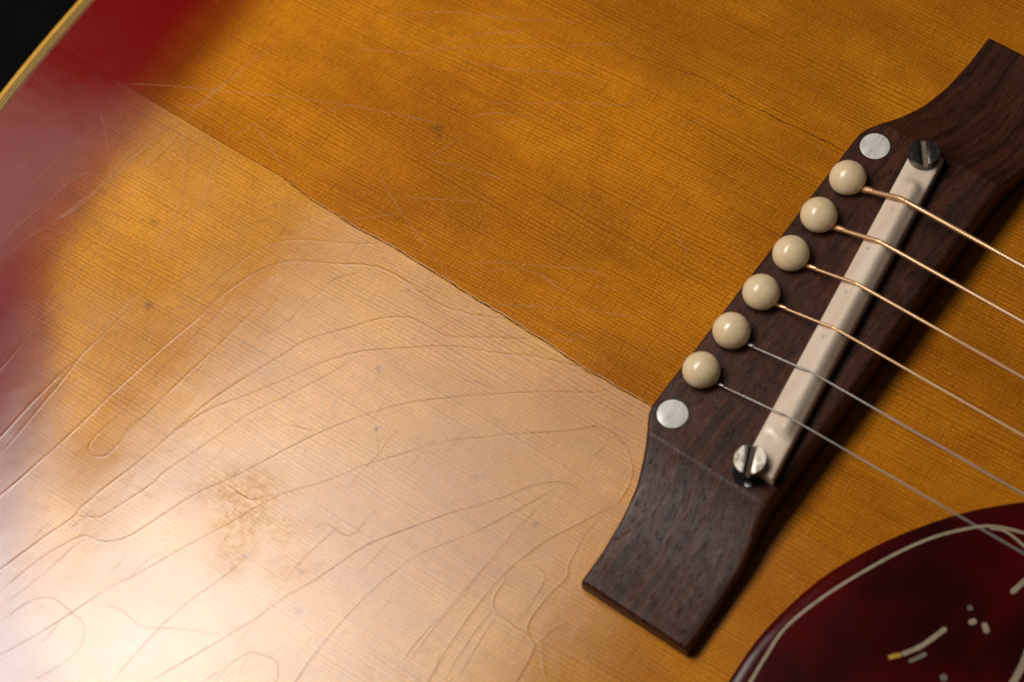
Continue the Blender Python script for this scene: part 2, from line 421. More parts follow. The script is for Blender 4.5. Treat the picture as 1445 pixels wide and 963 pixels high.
# lacquer checks, traced on the top (strength, points in millimetres)
CHECKS_LOWER = [
 (1, [(-110.2,-75.7),(-107.3,-73.8),(-105.2,-69.5),(-104.2,-63.1),(-103.1,-58.2),(-101.3,-52.7),(-98.8,-48.7),(-95.2,-45.5),(-89.4,-42.3),(-84.2,-39.5),(-78.8,-36.2)]),
 (1.2, [(-111.1,-134.3),(-110.2,-128.4),(-109,-120.9),(-107.8,-112.8),(-106.8,-104.7),(-106.1,-98.4),(-105,-90.2),(-103.6,-81.3),(-102,-73.2),(-101.1,-66.8),(-99.7,-60.8),(-97.6,-55.8),(-94.6,-51.7),(-89.7,-48.3),(-84,-45.4),(-78.4,-42.1),(-73.1,-40.7),(-69.9,-40.7),(-64,-41),(-59.8,-41.1),(-56,-40.5),(-51.5,-39.1),(-44.4,-35.8)]),
 (1, [(-107.4,-96.9),(-107.4,-92.5),(-107.4,-87.4),(-107.6,-83.6),(-108.9,-81.3),(-111.4,-79.6),(-113.2,-79)]),
 (0.8, [(-97.4,-102.8),(-97.3,-106.7),(-97.7,-109.2),(-99.9,-110.6),(-101.9,-109.8),(-102.4,-107.3),(-101.9,-103.2),(-101.5,-99.9),(-100.9,-93.3),(-100.5,-85.7),(-99.7,-77.7),(-98.8,-71.1),(-98.8,-66.7),(-99.3,-63.3)]),
 (0.6, [(-96.7,-105.5),(-97.6,-103.1),(-96.4,-96.5),(-95.8,-89.8),(-94.8,-81.8),(-93.7,-74.3),(-93,-67.5),(-92.3,-62.2)]),
 (0.5, [(-87.1,-69.3),(-85.6,-65.8),(-84.8,-63.1),(-84.1,-58.5),(-83.2,-53.4),(-82.1,-48.5),(-80.5,-46.5),(-79,-44.6),(-78.7,-43)]),
 (1, [(-100.4,-148.1),(-98.8,-141),(-96.3,-131),(-94,-123.3),(-94.2,-121.5),(-92.6,-113.8),(-90.5,-105.7),(-88.9,-97),(-87.1,-87.5),(-85.2,-81.6),(-82.5,-74.2),(-80.4,-69),(-78.8,-64.6),(-75.5,-59.8),(-71.7,-55.4),(-68.7,-51.5),(-65,-48.5),(-61.7,-46.9),(-57.4,-46.5),(-52.9,-46),(-47.7,-42.9),(-43.6,-40.5),(-36.6,-36.2)]),
 (0.8, [(-94,-123.3),(-91.4,-121.9),(-89.1,-120.2),(-87.5,-116.2),(-85,-108.6),(-84.3,-104.3),(-80.4,-92.2),(-77.7,-84),(-73.9,-77),(-71,-71.1),(-68.6,-65.8),(-66.4,-59.7)]),
 (0.9, [(-88.7,-97.2),(-86.2,-89.3),(-80.8,-80.6),(-75.8,-72.4),(-72.3,-66.3),(-67.8,-60.4),(-64.3,-57.2),(-57.9,-52.4),(-53.6,-49.1),(-49.4,-46.7),(-41.8,-43.5),(-34.6,-39.9),(-28.6,-37.7),(-23.9,-36.2)]),
 (1, [(-95.4,-144.7),(-94.3,-137.5),(-92.4,-131.3),(-89.6,-125.9),(-87.4,-125),(-84,-123.6),(-81.2,-120),(-78.5,-112.8),(-75.8,-105.4),(-72,-98.5),(-67.8,-90),(-66.2,-86.6),(-62.6,-79.6),(-59.2,-74),(-55.8,-69.3),(-52.8,-65.5),(-48.4,-61.1),(-43.3,-56.8),(-36.1,-51.1),(-29.8,-46.5),(-23.2,-42.3),(-19.1,-39.7),(-17.2,-37.5),(-17,-36)]),
 (0.5, [(-93.1,-147.3),(-91.9,-142),(-90.4,-134.7),(-89.5,-128.9),(-88.7,-126.4)]),
 (0.9, [(-88.2,-159.3),(-86,-155.1),(-83.6,-149.4),(-80.2,-140),(-77.7,-132.6),(-75,-127.2),(-71.1,-118.2),(-65.5,-105.9),(-62.2,-98.3),(-59.2,-93.3),(-55.2,-88.2),(-51.4,-82.3),(-47.8,-77.1),(-44,-72.4),(-41.4,-68.9),(-37.4,-64.6),(-32.3,-60.5),(-30.4,-58.8),(-24.3,-54.1),(-18.2,-49.4),(-14.2,-45.8),(-10.7,-45.3),(-6.8,-46.2),(-3.5,-48.4),(-1.4,-51.7),(-0.8,-55.6),(-0.8,-58.6)]),
 (1.1, [(-57.3,-142.6),(-52.3,-130.7),(-47.6,-119.2),(-45.5,-112.1),(-43,-106.6),(-40.8,-100.4),(-38.7,-94.2),(-35.6,-89.1),(-31.8,-83.5),(-28,-78),(-23.2,-72.2),(-20.3,-68),(-17.8,-64.2),(-14.6,-60.9),(-12.2,-59.7),(-8.6,-59.4)]),
 (1, [(-32.1,-129.8),(-32.3,-125.6),(-32.8,-119.3),(-32.6,-112.9),(-32.1,-105.8),(-31.1,-99),(-30.3,-96),(-29,-90.8),(-26,-85.6),(-23.2,-81.5),(-20.5,-77.1),(-17.4,-70.7),(-15.2,-66),(-12.8,-60.9)]),
 (1.1, [(-9.6,-113.4),(-10.1,-110.5),(-11.1,-102.4),(-11.6,-95),(-11.5,-87.7),(-11,-82.3),(-9.6,-76.3),(-7.7,-70.9),(-4.2,-64.4),(-0.9,-57.4)]),
 (1, [(-11,-82.3),(-10,-84.2),(-9.9,-86.9),(-9.5,-88.7),(-8.4,-89.9),(-7.1,-90.5),(-4.9,-90.5),(-2.4,-90.8),(0.3,-90.6),(2.2,-91.1),(3.1,-91.8),(4,-95.2),(4.4,-99.6),(5.1,-102.4)]),
 (1.2, [(-7.8,-77.6),(-5.4,-77.9),(-3.9,-78.8),(-3.2,-80.3),(-2.9,-82.6),(-2.7,-86.1),(-2.5,-90.5)]),
 (1.1, [(-1.8,-61.2),(-2.3,-66.7),(-1.6,-71.4),(-1.3,-74),(-0.3,-75.6),(-0.2,-77.5),(-0.8,-81.1),(-1,-85.2),(-0.8,-88.1),(-0.2,-89.7),(1.1,-90.7),(3,-91.6)]),
 (0.8, [(3,-91.6),(3.7,-89.9),(3.9,-87.6),(4.6,-85.8),(5.9,-84.9),(8.8,-84.6)]),
 (0.9, [(4,-90.4),(5.6,-92.5),(7.9,-94.9),(10.2,-96.7)]),
 (0.8, [(-8.3,-90.3),(-8.7,-95.1),(-8.5,-100.6),(-7.7,-108)]),
 (0.8, [(-6.7,-90.8),(-6.8,-94.9),(-6.2,-101.4),(-5.6,-106.5)]),
 (0.7, [(-15.2,-82),(-15.2,-87.2),(-15.3,-92.7),(-16,-99.7),(-16,-107.4),(-15.9,-112.3)]),
 (0.8, [(-13.7,-64.6),(-14.2,-70.1),(-14.9,-76.3),(-15.2,-82.4),(-15.7,-89.2),(-16.3,-97.4),(-16.9,-101.6),(-17.2,-110.6)]),
 (1, [(-48.3,-137.3),(-47,-133.2),(-45.6,-129.2),(-43.9,-125.6),(-41.4,-124.5),(-38.6,-124),(-36.5,-125.5),(-35.3,-128.1)]),
 (0.8, [(-43.8,-125.9),(-43.2,-129.4),(-42.4,-131.5)]),
 (0.6, [(-78.3,-133.8),(-77.8,-131.4),(-77.1,-129),(-75.5,-128.3),(-75,-127.2),(-74.9,-123.9),(-73.8,-120.3),(-72.1,-119.4)]),
 (0.7, [(-76.3,-135.6),(-74.1,-134.3),(-71.8,-133.6),(-68.7,-134),(-66.2,-134),(-62.9,-132.2),(-58.9,-129.7),(-52.3,-126.8)]),
 (0.6, [(-90.8,-149.8),(-89.9,-145.3),(-88.3,-142),(-85.8,-139.9),(-83,-139.8),(-79.9,-140),(-77.2,-140.2),(-75.3,-141.5),(-73.8,-144.5),(-74.2,-148.3),(-75.7,-152.8),(-77.3,-156.4)]),
 (0.6, [(-57,-107.3),(-58.2,-112.8),(-59.5,-118.2),(-61,-122.4),(-62.2,-128.2),(-62.8,-131.8),(-63.3,-138.7),(-63.5,-146.9)]),
 (0.8, [(-151.3,-83.2),(-150.3,-76.1),(-149,-68.8),(-148.5,-62.5),(-146.7,-58.9),(-143.7,-57.6),(-141.7,-55)]),
 (0.6, [(-154.7,-79.4),(-155.1,-72.2),(-154.9,-65.6),(-154.5,-59.1),(-153.7,-53.2),(-153.1,-46.9)]),
 (0.4, [(-160.1,-73.5),(-160.4,-67),(-159.7,-60.2),(-158.4,-53.3)]),
 (1, [(-147.2,-87.7),(-146.9,-82.7),(-146.4,-77.8),(-145.4,-75.5),(-143.8,-74.2),(-142.2,-73.8),(-139,-73.2),(-137,-76.2),(-134.8,-81.4),(-132.8,-87.7),(-131.3,-93.2),(-130.2,-102.7),(-130.7,-110.5)]),
 (0.8, [(-155.8,-43.7),(-150,-48.1),(-144.1,-53.2),(-140.5,-56.4),(-136.7,-59.5),(-134,-62.1),(-132.3,-65.8),(-131.7,-71.4),(-131.4,-78.5),(-130.9,-86.5),(-131.4,-93.3)]),
 (1, [(-136.8,-36.4),(-132.8,-40.1),(-128.9,-44),(-125.4,-49.4),(-123.2,-53.7),(-121.5,-61.2),(-121,-68.7),(-120.5,-73.4)]),
 (1, [(-125.9,-34.5),(-123.9,-39.2),(-122,-43.9),(-120.3,-49),(-118.6,-55.9),(-117.2,-64.5),(-116.9,-68.8),(-116.8,-73.3),(-116.5,-82.6),(-118,-95.9),(-119.1,-107.8),(-119.4,-118.3),(-119.8,-122.4)]),
 (0.9, [(-117.5,-74),(-117.6,-80.4),(-118,-87.6),(-117.7,-94.6),(-117.2,-102.5),(-116.9,-113.7),(-116.7,-121.3)]),
 (0.7, [(-50.1,-98.2),(-49.3,-95.7),(-47.8,-94.7),(-45.3,-94.7),(-43.2,-94.5),(-42,-92.5),(-42,-89.4),(-41.5,-85.2)]),
 (1.2, [(-71.8,-99.4),(-68.6,-99.7),(-65.2,-99.4),(-63.5,-98),(-63,-95.9)]),
 (1.2, [(-76.6,-73.2),(-75,-73.3),(-72.7,-73.4)]),
 (1.2, [(-79.9,-78.8),(-77.8,-79),(-75.4,-79)]),
 (1.1, [(-69.9,-81.9),(-66.7,-80.8),(-64,-79.9),(-62.7,-79.3)]),
 (0.5, [(-54.8,-64.9),(-54.7,-70.7),(-52.5,-72.3),(-50.3,-74.7),(-47.6,-77.8)]),
 (0.5, [(-62,-71.7),(-63.6,-69.7),(-63,-66.3)]),
 (0.8, [(-130.2,-48.4),(-127.9,-49.1),(-127.4,-50.3),(-126.1,-50.8),(-126.2,-52.4),(-124.7,-53.2)]),
 (0.5, [(-27.8,-83.6),(-25.9,-89.8),(-39.9,-86.1)]),
 (0.5, [(-36.1,-100.5),(-35.5,-96.4),(-34.9,-88.8)]),
 (0.4, [(-49.2,-88.6),(-49.7,-83.1),(-49,-76.8),(-49.3,-69.1)]),
 (0.6, [(-45.8,-92.9),(-47.7,-104.7),(-47.2,-114.6),(-47.4,-125.9)]),
]
RIDGE_CHECKS = [
 (1.6, [(-137,-34.9),(-138.4,-40.6),(-139.4,-45.7),(-140.5,-50.9),(-141.4,-55.3),(-141.8,-61.7),(-142.9,-66.6),(-144.5,-73.1)]),
 (1.2, [(-136.1,-35.9),(-137.4,-39.9),(-138.6,-45.2),(-139.7,-50.4),(-140.4,-55.3),(-141.1,-60.6)]),
 (1, [(-137.7,-35.6),(-139,-39.1),(-140.4,-45),(-141.6,-50.1),(-142.5,-54.6)]),
 (1, [(-135.1,-38.2),(-135.4,-42.9),(-136.1,-47.8),(-137.4,-51.1)]),
]
CHECKS_UPPER = [
 (1, [(-90.6,-22.4),(-87.7,-24),(-80,-27.6),(-71.9,-30.6),(-64.8,-33.5),(-59.6,-35.2)]),
 (0.9, [(-154.3,-35.4),(-145.5,-30.4),(-138,-26.5),(-130.5,-22.8),(-123.1,-18.9),(-115.6,-15.4),(-107.9,-12),(-96.7,-7.7),(-87.2,-4.3)]),
 (0.8, [(-84.1,-13.6),(-77.8,-11.4),(-69.7,-9),(-64.6,-8)]),
 (1, [(-126.2,-33.1),(-124.5,-32),(-123.2,-29.8),(-122.5,-27.8),(-120.1,-28.5),(-115.7,-30.5),(-110.9,-32.5),(-104.1,-34.7),(-101.1,-35.3)]),
 (1.2, [(-137.1,-36.6),(-136.9,-33),(-136.1,-25.7),(-134.5,-17.8),(-133.5,-12.5),(-132.1,-7.7)]),
 (0.9, [(-136.4,-35.6),(-136.3,-31.1),(-135.4,-24.5),(-133.7,-17.5)]),
 (0.7, [(-141.9,-34.7),(-137,-31.1),(-132.7,-26.5)]),
 (0.7, [(-129.3,-28.8),(-127.4,-32.1),(-125.9,-34.5)]),
 (1, [(-49.8,-34.9),(-43.6,-31.2),(-34,-25.9),(-27.4,-22.5),(-21.6,-20.3)]),
 (0.8, [(-62.2,-32.1),(-58.6,-28.6),(-54.2,-25.5),(-48.6,-22.4),(-41.2,-18.4),(-35.5,-15.9),(-31.8,-15.3)]),
 (0.7, [(-58.8,-33.2),(-56.2,-29.8),(-53.1,-26.9),(-48.4,-24),(-43.8,-23.2),(-39.5,-23.7),(-37.8,-23.2),(-37.1,-21.3),(-33,-18.6),(-28.5,-16.3),(-27.9,-14.4),(-27.7,-12.6)]),
 (0.9, [(-43.3,-35.3),(-38.3,-33.1),(-33.5,-31.9),(-29.6,-30.5),(-28.2,-30.2),(-31,-32.6),(-36.3,-35.8)]),
 (1, [(-117.9,8.9),(-113.4,13.9),(-106.3,19.5),(-102.3,21.9),(-96,24.9),(-89.8,27.8),(-82,32.3),(-75.9,35.5)]),
 (0.9, [(-116.1,1.2),(-107.1,5.8),(-103,8),(-98.2,12.7),(-89,19),(-79.6,25.5),(-72.3,30.5),(-65,35.6)]),
 (0.8, [(-100.4,11.2),(-98.3,15.2),(-94.8,19.5),(-90.6,22.9),(-86.9,25.5),(-86.1,28.8)]),
 (0.7, [(-94.3,11.3),(-87.9,14),(-81.5,16.5),(-75.6,19.9),(-69.6,22.9),(-63.2,25.4)]),
 (0.7, [(-83.8,4.9),(-76.1,9.2),(-65.1,16.6),(-55.6,22.2),(-53.2,26.5)]),
 (0.7, [(-83.3,-0.4),(-79.9,3.4),(-76,6.1),(-71,8.2),(-66.3,10.6)]),
 (0.6, [(-79.9,0.9),(-75.9,3.1),(-73.2,5.3),(-71,8.2)]),
 (0.8, [(-42.7,24.1),(-39.3,27.7),(-37,30.2),(-35.1,31.9),(-33.4,35.2),(-32.1,37)]),
 (0.6, [(-83.6,-24.7),(-76.5,-21),(-68.5,-16.4),(-63.1,-14.2)]),
 (0.7, [(-89.4,-35.7),(-84.2,-31.4),(-80,-27.6)]),
 (0.7, [(-94.7,11),(-94.7,16.3),(-94,23.7)]),
 (0.6, [(-118.7,-26),(-119.2,-21.1),(-118.9,-17.1)]),
 (0.7, [(-112.8,-14.7),(-109.6,-14.9),(-108.8,-13.3),(-106.2,-13.9)]),
 (0.6, [(-84.1,-13.6),(-82.2,-8.3),(-79.6,-1.1)]),
 (0.6, [(-23.9,-21),(-20.5,-17.9),(-20.4,-14.6)]),
 (0.5, [(-95.9,-42.3),(-89.4,-35.7)]),
 (0.6, [(-30.7,4.7),(-24.7,0.2),(-20.8,-1.5)]),
 (1, [(-13.9,36.5),(-11.3,36.7),(-8.7,36.4)]),
]
SPOTS_LOWER = [(-113.1, -76.4, 1.0, .7), (-61.2, -60.4, .55, .7), (-60.4, -61.0, .4, .7), (-52.8, -71.9, .45, 1.0), (-67.1, -42.0, .5, .5), (-104.9, -41.7, .5, .5), (-41.1, -112.9, .9, .6), (-12.1, -70.5, .6, .7), (-74.7, -105.8, .35, .4), (-156.5, -36.6, .5, .3), (-46, -106, .5, .6), (-47.5, -104.6, .35, .5), (-58, -110, .6, .6), (-63, -121, .4, .7), (-128, -61, .4, .5), (-125.7, -59.9, .7, .5), (-113.2, -53.2, .4, .4), (-100, -90, .4, .5), (-28.8, -69.0, .9, .35), (-27.6, -67.8, .7, .35)]
SPOTS_UPPER = [(-86.6, -5.6, 1.1, .55), (-85.2, -7.0, .6, .5), (-99.9, 16.5, .8, .4), (-9.4, 12.8, .5, .2), (-60, 12, .5, .3), (-70, 28, .5, .4)]
WEAR = [(-67.0, -98.6, 11, 6.5, .5, .75), (-63.5, -103.2, 8, 7, 1.2, .7), (-60, -110, 4.5, 7, 0, .5), (-75.5, -103.8, 3, 2.2, .3, .5), (-48, -106, 7, 4, .7, .4), (-56, -101, 9, 4, .6, .45)]


def build_half(lower, name, label):
    sg = -1 if lower else 1
    fine = .22
    xs = np.concatenate([np.arange(-184, 12, fine), np.arange(12, 96, .8), np.arange(96, 340, 3.)])
    ts = np.concatenate([[0, .05, .11, .18], np.arange(.27, 130, fine), np.arange(130, 256, 3.)])
    X, T = np.meshgrid(xs, ts, indexing='ij')
    Y = crack_y(X) + sg * (crack_gap(X) + T) * 1.0
    wig = np.exp(-T / 3.)                                  # the crack's wiggle dies out away from it
    Y = Y * wig + (np.interp(X, CR[:, 0], CR[:, 1]) + sg * (crack_gap(X) + T)) * (1 - wig)
    Yb = np.interp(X, CR[:, 0], CR[:, 1])
    straight = sstep(T, 0, 40)
    Y = Y + (-36 - Yb) * straight * .9
    Z = board_z(X, Y, lower)
    e = sstep(X, -128, -95) * (1 - sstep(X, -12, -4))
    Z = Z - .02 * e * np.clip(1 - T / .30, 0, 1) ** 2     # worn, rounded lip
    if lower: Z = Z + .012 * e * (.5 + .5 * np.sin(X * .33)) * np.exp(-(T / .7) ** 2)
    else: Z = Z - .05 * e * np.exp(-T / 6.)
    chk = np.zeros_like(X); spot = np.zeros_like(X); wear = np.zeros_like(X)
    x0 = xs[0]; nfx = int((12 + 184) / fine)
    rng = np.random.RandomState(7 if lower else 9)
    def stroke(pts, h, sig, colr, jit=.06, taper=True):
        C = catmull(pts, .35)
        if len(C) < 3: return
        N = len(C)
        jn = np.convolve(rng.randn(N + 24), np.ones(9) / 9, 'same')[12:12 + N] * jit * 2
        amp = .75 + .5 * np.convolve(rng.randn(N + 60), np.ones(31) / 31, 'same')[30:30 + N] * 3
        amp = np.clip(amp, .25, 1.5)
        if taper: amp *= np.minimum(1, np.minimum(np.arange(N), np.arange(N)[::-1]) / 10. + .1)
        best = {}
        for k in range(N - 1):
            a = C[k].copy(); b = C[k + 1].copy(); tt = b - a; L = np.hypot(*tt)
            if L < 1e-6: continue
            nn = np.array([-tt[1], tt[0]]) / L; a = a + nn * jn[k]; b = b + nn * jn[k + 1]
            w = 4.2 * sig
            i0 = int((min(a[0], b[0]) - w - x0) / fine); i1 = int((max(a[0], b[0]) + w - x0) / fine) + 2
            i0 = max(i0, 0); i1 = min(i1, nfx)
            if i0 >= i1: continue
            yr = Y[i0]
            if lower:
                j0 = int(np.searchsorted(-yr, -(max(a[1], b[1]) + w))); j1 = int(np.searchsorted(-yr, -(min(a[1], b[1]) - w)))
            else:
                j0 = int(np.searchsorted(yr, min(a[1], b[1]) - w)); j1 = int(np.searchsorted(yr, max(a[1], b[1]) + w))
            j0 = max(j0 - 1, 0); j1 = min(j1 + 2, len(ts))
            if j0 >= j1: continue
            px = X[i0:i1, j0:j1] - a[0]; py = Y[i0:i1, j0:j1] - a[1]
            e_ = b - a; u = np.clip((px * e_[0] + py * e_[1]) / (e_ @ e_), 0, 1)
            dx = px - u * e_[0]; dy = py - u * e_[1]
            sd = np.sqrt(dx * dx + dy * dy)
            g = amp[k] * np.exp(-(sd / sig) ** 2)
            best.setdefault('buf', np.zeros_like(X) if False else None)
            sl = (slice(i0, i1), slice(j0, j1))
            H[sl] = np.maximum(H[sl], h * g); 
            if colr >= 0: Cc[sl] = np.maximum(Cc[sl], colr * np.minimum(g, 1))
            else: Cd[sl] = np.maximum(Cd[sl], -colr * np.minimum(g, 1))
    HL = []
    H = np.zeros_like(X); Cc = np.zeros_like(X); Cd = np.zeros_like(X)
    for s_, p in (CHECKS_LOWER if lower else CHECKS_UPPER):
        pale = (.45 if lower else .85) * s_ if (rng.rand() < .5 or not lower) else 0.
        stroke(p, .012 * s_ * CH, .19, pale * .5); HL.append((p, s_))
    if lower:
        for s_, p in RIDGE_CHECKS: stroke(p, .022 * s_, .26, .12, jit=.35); HL.append(([(a + .3, b + .2) for a, b in p], .8)); HL.append(([(a - .5, b - .2) for a, b in p], .6))
    # little hairs and scratches
    for _ in range(90 if lower else 60):
        cx = rng.uniform(-165, 0); cy = rng.uniform(-150, -38) if lower else rng.uniform(-34, 80)
        if rng.rand() < .7: a = math.pi / 2 + rng.randn() * .12
        else: a = rng.uniform(0, math.pi)
        L = rng.uniform(2, 9)
        c = rng.randn() * .25
        pts = [(cx + L * (u - .5) * math.cos(a) - c * (u - .5) ** 2 * L * math.sin(a), cy + L * (u - .5) * math.sin(a) + c * (u - .5) ** 2 * L * math.cos(a)) for u in (0, .33, .66, 1)]
        stroke(pts, .006 * CH, .16, -.3 if rng.rand() < .75 else .4); HL.append((pts, .35))
    Z = Z + H
    chk = Cc - Cd
    # dents and specks
    for (sx, sy, r, d) in (SPOTS_LOWER if lower else SPOTS_UPPER):
        q = ((X - sx) ** 2 + (Y - sy) ** 2) / r ** 2
        spot = np.maximum(spot, d * np.exp(-q)); Z = Z - .006 * np.exp(-q)
    if lower:
        def blob(cx, cy, rx, ry, a, s_):
            ca, sa = math.cos(a), math.sin(a); u = (X - cx) * ca + (Y - cy) * sa; v = -(X - cx) * sa + (Y - cy) * ca
            return s_ * np.exp(-((u / rx) ** 2 + (v / ry) ** 2) ** 1.6)
        for b in WEAR: wear = np.maximum(wear, blob(*b))
        # hands have roughened the film along a few cross bands
    d = rim_distance(X, Y)
    burst = 1 - sstep(d - 13 * sstep(np.abs(Y), 76, 108), 13, 51)
    nx, nt = X.shape
    keep = d > np.where((X > 11) | (T > 129), .8, 2.8)
    idx = -np.ones(nx * nt, int)
    f = keep[:-1, :-1] & keep[1:, :-1] & keep[1:, 1:] & keep[:-1, 1:]
    I, J = np.nonzero(f)
    q = np.stack([I * nt + J, (I + 1) * nt + J, (I + 1) * nt + J + 1, I * nt + J + 1], 1)
    if lower: q = q[:, ::-1]
    used = np.unique(q); idx[used] = np.arange(len(used)); q = idx[q]
    V = np.stack([X.ravel()[used], Y.ravel()[used], Z.ravel()[used]], 1)
    vals = {'burst': burst, 'check': chk, 'spot': spot, 'wear': wear}
    # broken edge of the crack: a wall going down
    top0 = np.array([idx[i * nt] for i in range(nx) if idx[i * nt] >= 0])
    low = V[top0].copy(); low[:, 2] -= 2.8; base = len(V)
    V = np.vstack([V, low]); k = np.arange(len(top0) - 1)
    wall = np.stack([top0[k], base + k, base + k + 1, top0[k + 1]], 1)
    if lower: wall = wall[:, ::-1]
    nq = len(q); q = np.vstack([q, wall])
    me = bpy.data.meshes.new(name)
    me.vertices.add(len(V)); me.vertices.foreach_set('co', (V * S).astype(np.float32).ravel())
    me.loops.add(len(q) * 4); me.loops.foreach_set('vertex_index', q.astype(np.int32).ravel())
    me.polygons.add(len(q)); me.polygons.foreach_set('loop_start', np.arange(len(q), dtype=np.int32) * 4)
    me.materials.append(M['spruce_pale' if lower else 'spruce']); me.materials.append(M['crack'])
    mi = np.zeros(len(q), np.int32); mi[nq:] = 1
    me.polygons.foreach_set('material_index', mi)
    sm = np.ones(len(q), bool); sm[nq:] = False
    me.polygons.foreach_set('use_smooth', sm)
    me.update(calc_edges=True); me.validate()
    for an, arr in vals.items():
        at = me.attributes.new(an, 'FLOAT', 'POINT')
        vv = np.zeros(len(V), np.float32); vv[:len(used)] = arr.ravel()[used]
        at.data.foreach_set('value', vv)
    half = link(name, me, guitar, label)
    # hairlines of the checked lacquer, a tenth of a millimetre wide, lying on the film
    hv = []; hf = []
    for pts, st in HL:
        C = catmull(pts, .5); n_ = len(C)
        if n_ < 3: continue
        jn = np.convolve(rng.randn(n_ + 12), np.ones(5) / 5, 'same')[6:6 + n_] * .045
        am = np.convolve(rng.randn(n_ + 40), np.ones(15) / 15, 'same')[20:20 + n_] * .9
        Tn = np.gradient(C, axis=0); Tn /= np.linalg.norm(Tn, axis=1)[:, None] + 1e-9; Nn = np.stack([-Tn[:, 1], Tn[:, 0]], 1)
        C = C + Nn * jn[:, None]
        prev = None
        for k_ in range(n_):
            i = int(round((C[k_, 0] - x0) / fine))
            if not (0 <= i < nfx): prev = None; continue
            j = int(np.searchsorted(sg * Y[i], sg * C[k_, 1]))
            if not (1 <= j < len(ts) - 1) or d[i, j] < 6: prev = None; continue
            w = (.058 if lower else .042) * HW * min(1.2, .35 + .65 * st) * np.clip(.9 + am[k_], .25, 1.5) * (.45 + .55 * min(1., max(0., d[i, j] - 12) / 30.)) * min(1, min(k_, n_ - 1 - k_) / 8. + .2)
            if w < .012: prev = None; continue
            z = Z[i, j] + .012; b_ = len(hv)
            hv += [tuple(C[k_] - Nn[k_] * w) + (z - .004,), tuple(C[k_]) + (z + .006,), tuple(C[k_] + Nn[k_] * w) + (z - .004,)]
            if prev is not None: hf += [(prev, b_, b_ + 1, prev + 1), (prev + 1, b_ + 1, b_ + 2, prev + 2)]
            prev = b_
    if lower: hf = [q_ for q_ in hf]
    link("lacquer_checks", mesh("lacquer_checks", hv, hf, M['check_dark' if lower else 'check_pale']), half, kind="stuff",
         label="fine branching hairline checks in the old lacquer")
    return half

HW = 1.0
CH = 1.0
lower_half = build_half(True, "soundboard_half", "half of the top below the long crack, hazed by a soft reflection and lacquer checks")
upper_half = build_half(False, "soundboard_half", "half of the top above the long crack, deep amber with clear grain")

# thin hairline crack that runs into the upper shoulder of the bridge
hc = catmull([(-60.1, 34.6), (-54.8, 35.6), (-49.9, 36.7), (-45.7, 37.6), (-40, 37.5), (-36, 37.3), (-34.6, 37.5), (-33.8, 37.1), (-27.9, 37.9), (-23.1, 37.7), (-22, 38.1), (-19.8, 38.3), (-17, 38.4), (-13.5, 38.6), (-11.4, 38.9), (-8.9, 38.7), (-3, 39.2)], .6)
vv = []; ff = []
for i, p in enumerate(hc):
    u = i / (len(hc) - 1); w = (.03 + .085 * min(1, u * 1.6)) * (1 + .35 * math.sin(i * 1.9)) * (0.75 + .25 * math.sin(i * .37))
    z = float(board_z(np.array([p[0]]), np.array([p[1]]), False)[0])
    j = .05 * math.sin(i * 2.7)
    vv += [(p[0], p[1] - w + j, z + .012), (p[0], p[1] + j, z + .030), (p[0], p[1] + w + j, z + .012)]
    if i: 
        a = 3 * (i - 1); b = 3 * i
        ff += [(a, b, b + 1, a + 1), (a + 1, b + 1, b + 2, a + 2)]
link("hairline_crack", mesh("hairline_crack", vv, ff, M['crack']), upper_half, "thin dark hairline crack running along the grain into the bridge")

# ------------------------------------------------------------------ rim: binding, purfling, side, back
def rimz(P): 
    return np.where(P[:, 1] < -36, board_z(P[:, 0], P[:, 1], True), board_z(P[:, 0], P[:, 1], False))
def strip(name, d0, d1, up, depth, mat, parent, label=None, crown=0.):
    A = offset(OUT, d0); B = offset(OUT, d1); z0 = rimz(offset(OUT, 3.2)); n = len(OUT); v = []; f = []
    # a smooth rim: the crack's small step is faired into the binding
    k = np.ones(15) / 15; z0 = np.convolve(np.r_[z0[-7:], z0, z0[:7]], k, 'valid')
    prof = [(0, -depth), (0, up - crown), (.12, up - crown * .35), (.3, up), (1, up), (1, -depth)]
    for i in range(n):
        for (t, h) in prof:
            p = A[i] * (1 - t) + B[i] * t; v.append((p[0], p[1], z0[i] + h))
    m = len(prof)
    for i in range(n):
        j = (i + 1) % n
        for q in range(m - 1): f.append((i * m + q, i * m + q + 1, j * m + q + 1, j * m + q))
    return link(name, fix_normals(mesh(name, v, f, mat), 50), parent, label)
binding = strip("binding", 0, 1.33, .10, 6.5, M['binding'], guitar, "aged cream-yellow edge binding along the rim", crown=.35)
lay = [('purf_dark', .36), ('purf_light', .40), ('purf_dark', .34), ('purf_light', .40), ('purf_dark', .36), ('purf_stain', .50)]
d = 1.332
for i, (mn, w) in enumerate(lay):
    strip("purfling_line", d, d + w - .004, .085 - .004 * i, 1.2, M[mn], binding); d += w
v = []; f = []; n = len(OUT); z0 = rimz(offset(OUT, 3.2)); P = offset(OUT, .12)
for i in range(n):
    v += [(P[i][0], P[i][1], z0[i] - 6.3), (P[i][0], P[i][1], -104)]
for i in range(n):
    j = (i + 1) % n; f.append((2 * i, 2 * i + 1, 2 * j + 1, 2 * j))
link("body_side", fix_normals(mesh("body_side", v, f, M['side'])), guitar, "dark cherry side of the body")
v = [(p[0], p[1], -104.2) for p in OUT] + [(p[0], p[1], -107) for p in OUT]
f = [tuple(range(n)), tuple(range(2 * n - 1, n - 1, -1))] + [(i, n + i, n + (i + 1) % n, (i + 1) % n) for i in range(n)]
link("body_back", fix_normals(mesh("body_back", v, f, M['side'], smooth=False)), guitar)

